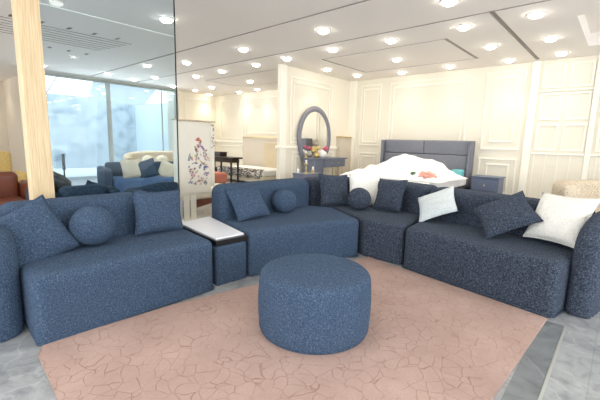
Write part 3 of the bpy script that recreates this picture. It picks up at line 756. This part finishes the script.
# things on the vanity
def candlestick(loc, h, label, mat=gold, candle=False):
    r = tag(empty('candlestick', loc), label, 'candlestick', 'candlesticks by the mirror')
    bm = bmesh.new(); lathe(bm, [(.05, 0), (.05, .012), (.016, .03), (.014, h * .45), (.03, h * .5), (.014, h * .55), (.014, h - .03), (.045, h - .02), (.045, h)], n=16); link('stem', bm, mat, r, True)
    bm = bmesh.new(); lathe(bm, [(.022, h), (.022, h + .07), (.004, h + .075)], n=12); link('candle', bm, whitelac, r, True)
    return r
candlestick((-5.14, 5.95, .626), .22, 'tall gold candlestick on the low cabinet')
candlestick((-5.12, 6.16, .626), .07, 'short gold candlestick with a thick white candle on the low cabinet')
candlestick((-5.77, 6.66, .926), .10, 'gold candlestick at the left back corner of the vanity top')
k = tag(empty('trinket', (-5.34, 5.92, .626)), 'small clear glass ornament at the left corner of the low cabinet', 'ornament')
bm = bmesh.new(); lathe(bm, [(.04, 0), (.02, .02), (.035, .06), (.01, .1)], n=12); link('body', bm, whitelac, k, True)
def bouquet(loc, label, petal, n, r, h, vase=whitelac, seed=1):
    random.seed(seed); root = tag(empty('flower_vase', loc), label, 'vase of flowers', 'flower vases on the vanity')
    bm = bmesh.new(); lathe(bm, [(.04, 0), (.07, .04), (.075, .08), (.05, .13), (.04, .15)], n=20); link('vase', bm, vase, root, True)
    for k in range(n):
        a = random.uniform(0, 6.28); rr = random.uniform(.02, r); p = Vector((rr * math.cos(a), rr * math.sin(a), random.uniform(h * .7, h)))
        bm = bmesh.new(); tube(bm, [(0, 0, .12), p * .6 + Vector((0, 0, .05)), p], .004, 5); st = link('stem', bm, green, root)
        bm = bmesh.new(); bmesh.ops.create_icosphere(bm, subdivisions=2, radius=.042)
        for q in bm.verts: q.co = q.co * (1 + .25 * math.sin(q.co.x * 160) * math.sin(q.co.y * 150)) + p
        link('blossom', bm, petal, st, True)
    return root
bouquet((-5.66, 7.24, .926), 'white vase with pink blossoms on the vanity top', pink, 7, .13, .27, seed=4)
bouquet((-5.55, 6.80, .926), 'gold vase with pale yellow blossoms on the vanity, left of the white vase', flwr[5], 7, .10, .25, gold, seed=5)
k = tag(empty('vase', (-5.58, 7.01, .926)), 'rounded white vase between the yellow and the pink flowers on the vanity', 'vase')
bm = bmesh.new(); lathe(bm, [(.06, 0), (.12, .05), (.13, .11), (.09, .17), (.05, .19), (.05, .2)], n=24); link('body', bm, whitelac, k, True)

# ================================================================ BED
b = tag(empty('bed', (-3.55, 7.4, 0)), 'large bed with a grey padded headboard against the panelled back wall', 'bed')
def hb(x0, x1, z0, z1, y0):
    bm = bmesh.new(); box(bm, x0, x1, y0, 8.48, z0, z1, bev=.03, seg=3); rel(link('headboard_pad', bm, headm, b, True))
hb(-4.59, -3.58, 1.10, 1.41, 8.34); hb(-3.575, -2.57, 1.10, 1.41, 8.34); hb(-4.59, -2.57, .42, 1.095, 8.32)
rel(link('headboard_frame', B(-4.66, -2.50, 8.485, 8.56, .1, 1.42, bev=.02), headm, b))
rel(link('headboard_wing', B(-4.66, -4.60, 8.26, 8.483, .1, 1.41, bev=.015), headm, b)); rel(link('headboard_wing', B(-2.56, -2.50, 8.26, 8.483, .1, 1.41, bev=.015), headm, b))
rel(link('bed_frame', B(-4.62, -2.45, 6.2, 8.30, .12, .44, bev=.03), steel, b))
rel(link('mattress', B(-4.52, -2.52, 6.26, 8.28, .445, .64, bev=.05, seg=3), duvetm, b))
for (x, y) in ((-4.4, 6.35), (-2.65, 6.35), (-4.4, 8.2), (-2.65, 8.2)): rel(link('leg', B(x - .03, x + .03, y - .03, y + .03, 0, .12), steel, b))
def heap(x0, x1, y0, y1, zb, fn, n=70):
    bm = bmesh.new(); g = {}
    for i in range(n + 1):
        for j in range(n + 1):
            u, w = i / n, j / n; x, y = x0 + (x1 - x0) * u, y0 + (y1 - y0) * w
            e = min(1, 7 * min(u, 1 - u, w, 1 - w)); e = math.sin(e * math.pi / 2)
            g[i, j] = bm.verts.new((x, y, zb + e * fn(x, y)))
    for i in range(n):
        for j in range(n): bm.faces.new((g[i, j], g[i + 1, j], g[i + 1, j + 1], g[i, j + 1]))
    bm.faces.new([g[i, 0] for i in range(n + 1)] + [g[n, j] for j in range(1, n + 1)] + [g[i, n] for i in range(n - 1, -1, -1)] + [g[0, j] for j in range(n - 1, 0, -1)])
    return bm
def duv(x, y):
    gx = lambda cx, cy, sx, sy, h: h * math.exp(-((x - cx) / sx) ** 2 - ((y - cy) / sy) ** 2)
    z = .09 + gx(-3.40, 7.15, .42, .5, .34) + gx(-2.78, 7.0, .33, .5, .24) + gx(-3.95, 6.9, .4, .4, .07)
    z += .030 * math.sin(6 * x + 4 * math.sin(3.1 * y)) * math.sin(4 * y + x) + .018 * math.sin(11 * y + 6 * math.sin(3 * x)) + .008 * math.sin(23 * x + 14 * y)
    return max(.04, z)
d = link('duvet', heap(-4.45, -2.38, 6.3, 7.9, .645, duv), duvetm, None, True)
tag(d, 'rumpled white duvet heaped on the bed', 'duvet')
def crumple(name, c, rx, ry, rz, mat, label, cat):
    bm = bmesh.new(); bmesh.ops.create_icosphere(bm, subdivisions=4, radius=1)
    for q in bm.verts:
        k = 1 + .16 * math.sin(q.co.x * 7 + 2 * math.sin(q.co.y * 5)) + .10 * math.sin(q.co.z * 9 + q.co.y * 6)
        q.co = Vector((q.co.x * rx * k + c[0], q.co.y * ry * k + c[1], q.co.z * rz * k + c[2]))
    return tag(link(name, bm, mat, None, True), label, cat)
crumple('folded_cloth', (-2.66, 6.45, .745), .15, .10, .08, rose, 'peach pink crumpled cloth on the near side of the white duvet', 'cloth')
crumple('folded_cloth', (-2.92, 6.44, .77), .05, .04, .035, green, 'small dark green cloth scrap left of the peach cloth on the duvet', 'cloth')
tag(link('soft_packet', B(-2.78, -2.56, 8.0, 8.2, .645, .80, bev=.03, seg=3), teal), 'small teal packet at the head end of the bed on the right', 'packet')
# nightstand
k = tag(empty('nightstand', (-2.1, 8.4, 0)), 'slate blue nightstand with gold knob right of the bed', 'nightstand')
rel(link('body', B(-2.38, -1.86, 8.12, 8.55, .06, .66, bev=.012), nightm, k))
rel(link('top_panel', B(-2.40, -1.84, 8.10, 8.57, .662, .69, bev=.006), nightm, k))
for z in (.40, .12):
    o = rel(link('drawer', B(-2.35, -1.89, 8.10, 8.12, z, z + .22, bev=.005), nightm, k))
    bm = bmesh.new(); bmesh.ops.create_uvsphere(bm, u_segments=10, v_segments=8, radius=.018)
    for q in bm.verts: q.co += Vector((-2.12, 8.085, z + .11))
    link('knob', bm, gold, o)
rel(link('plinth', B(-2.35, -1.89, 8.15, 8.52, 0, .06), steel, k))

# ================================================================ FAR LEFT ROOM (beside the mirror wall)
k = tag(empty('console_table', (-9.0, 6.95, 0)), 'dark carved wooden table in the far room right of the floral screen', 'table')
rel(link('table_top', B(-9.9, -8.75, 6.75, 7.15, .74, .79, bev=.01), darkwood, k))
rel(link('apron', B(-9.8, -8.85, 6.80, 7.10, .62, .738, bev=.01), darkwood, k))
for (x, y) in ((-9.75, 6.82), (-8.9, 6.82), (-9.75, 7.08), (-8.9, 7.08)):
    bm = bmesh.new(); lathe(bm, [(.025, 0), (.035, .1), (.025, .3), (.035, .62)], (x, y, 0), 10); rel(link('leg', bm, darkwood, k))
k = tag(empty('dining_chair', (-9.35, 6.3, 0)), 'dark wooden chair with curved backrest beside the dark table', 'chair')
rel(link('seat', B(-9.6, -9.15, 6.1, 6.5, .44, .49, bev=.015), darkwood, k))
rel(link('backrest', B(-9.62, -9.57, 6.1, 6.5, .72, .90, bev=.015), darkwood, k))
for (x, y) in ((-9.58, 6.12), (-9.18, 6.12), (-9.58, 6.48), (-9.18, 6.48)): rel(link('leg', B(x - .02, x + .02, y - .02, y + .02, 0, .44 if x > -9.3 else .72), darkwood, k))
k = tag(empty('wooden_box', (-9.75, 6.95, .792)), 'small dark wooden box standing on the dark table in the far room', 'box')
rel(link('body', B(-9.88, -9.45, 6.82, 7.08, .792, .90, bev=.01), darkwood, k)); rel(link('lid', B(-9.89, -9.44, 6.81, 7.09, .902, .93, bev=.008), darkwood, k))
b = tag(empty('bed', (-8.9, 7.9, 0)), 'second bed with white mattress and mottled dark throw in the far room', 'bed')
rel(link('bed_frame', B(-10.2, -7.9, 7.2, 8.45, .06, .24, bev=.02), creamf, b))
rel(link('mattress', B(-10.15, -7.95, 7.25, 8.44, .245, .43, bev=.05, seg=3), duvetm, b))
rel(link('headboard', B(-9.25, -8.0, 8.46, 8.56, .1, 1.26, bev=.02), tanf, b))
bm = bmesh.new()
g0 = []
for i in range(41):
    x = -10.1 + 2.12 * i / 40; w = .012 * math.sin(i * 1.3); col = []
    for (y, z) in ((7.34, .437), (7.30, .437), (7.235, .437), (7.19, .41), (7.178 + w, .30), (7.17 + w, .20 + .03 * math.sin(i * .8))): col.append(bm.verts.new((x, y, z)))
    g0.append(col)
for a, b_ in zip(g0, g0[1:]):
    for k2 in range(5): bm.faces.new((a[k2], b_[k2], b_[k2 + 1], a[k2 + 1]))
th = link('throw', bm, furm, None, True); so = th.modifiers.new('thick', 'SOLIDIFY'); so.thickness = .018; so.offset = 1
tag(th, 'mottled dark and white fur throw hanging over the near edge of the far bed', 'throw')
k = tag(empty('stool', (-8.5, 5.9, 0)), 'dusty red upholstered stool in the far room beside the floral screen', 'stool')
rel(soften(link('seat', prism_bm([(-8.9, 5.6), (-8.1, 5.6), (-8.1, 6.1), (-8.9, 6.1)], .12, .42, .06), redcloth, k), .02, 0))
for (x, y) in ((-8.82, 5.68), (-8.18, 5.68), (-8.82, 6.02), (-8.18, 6.02)): rel(link('leg', B(x - .02, x + .02, y - .02, y + .02, 0, .13), darkwood, k))
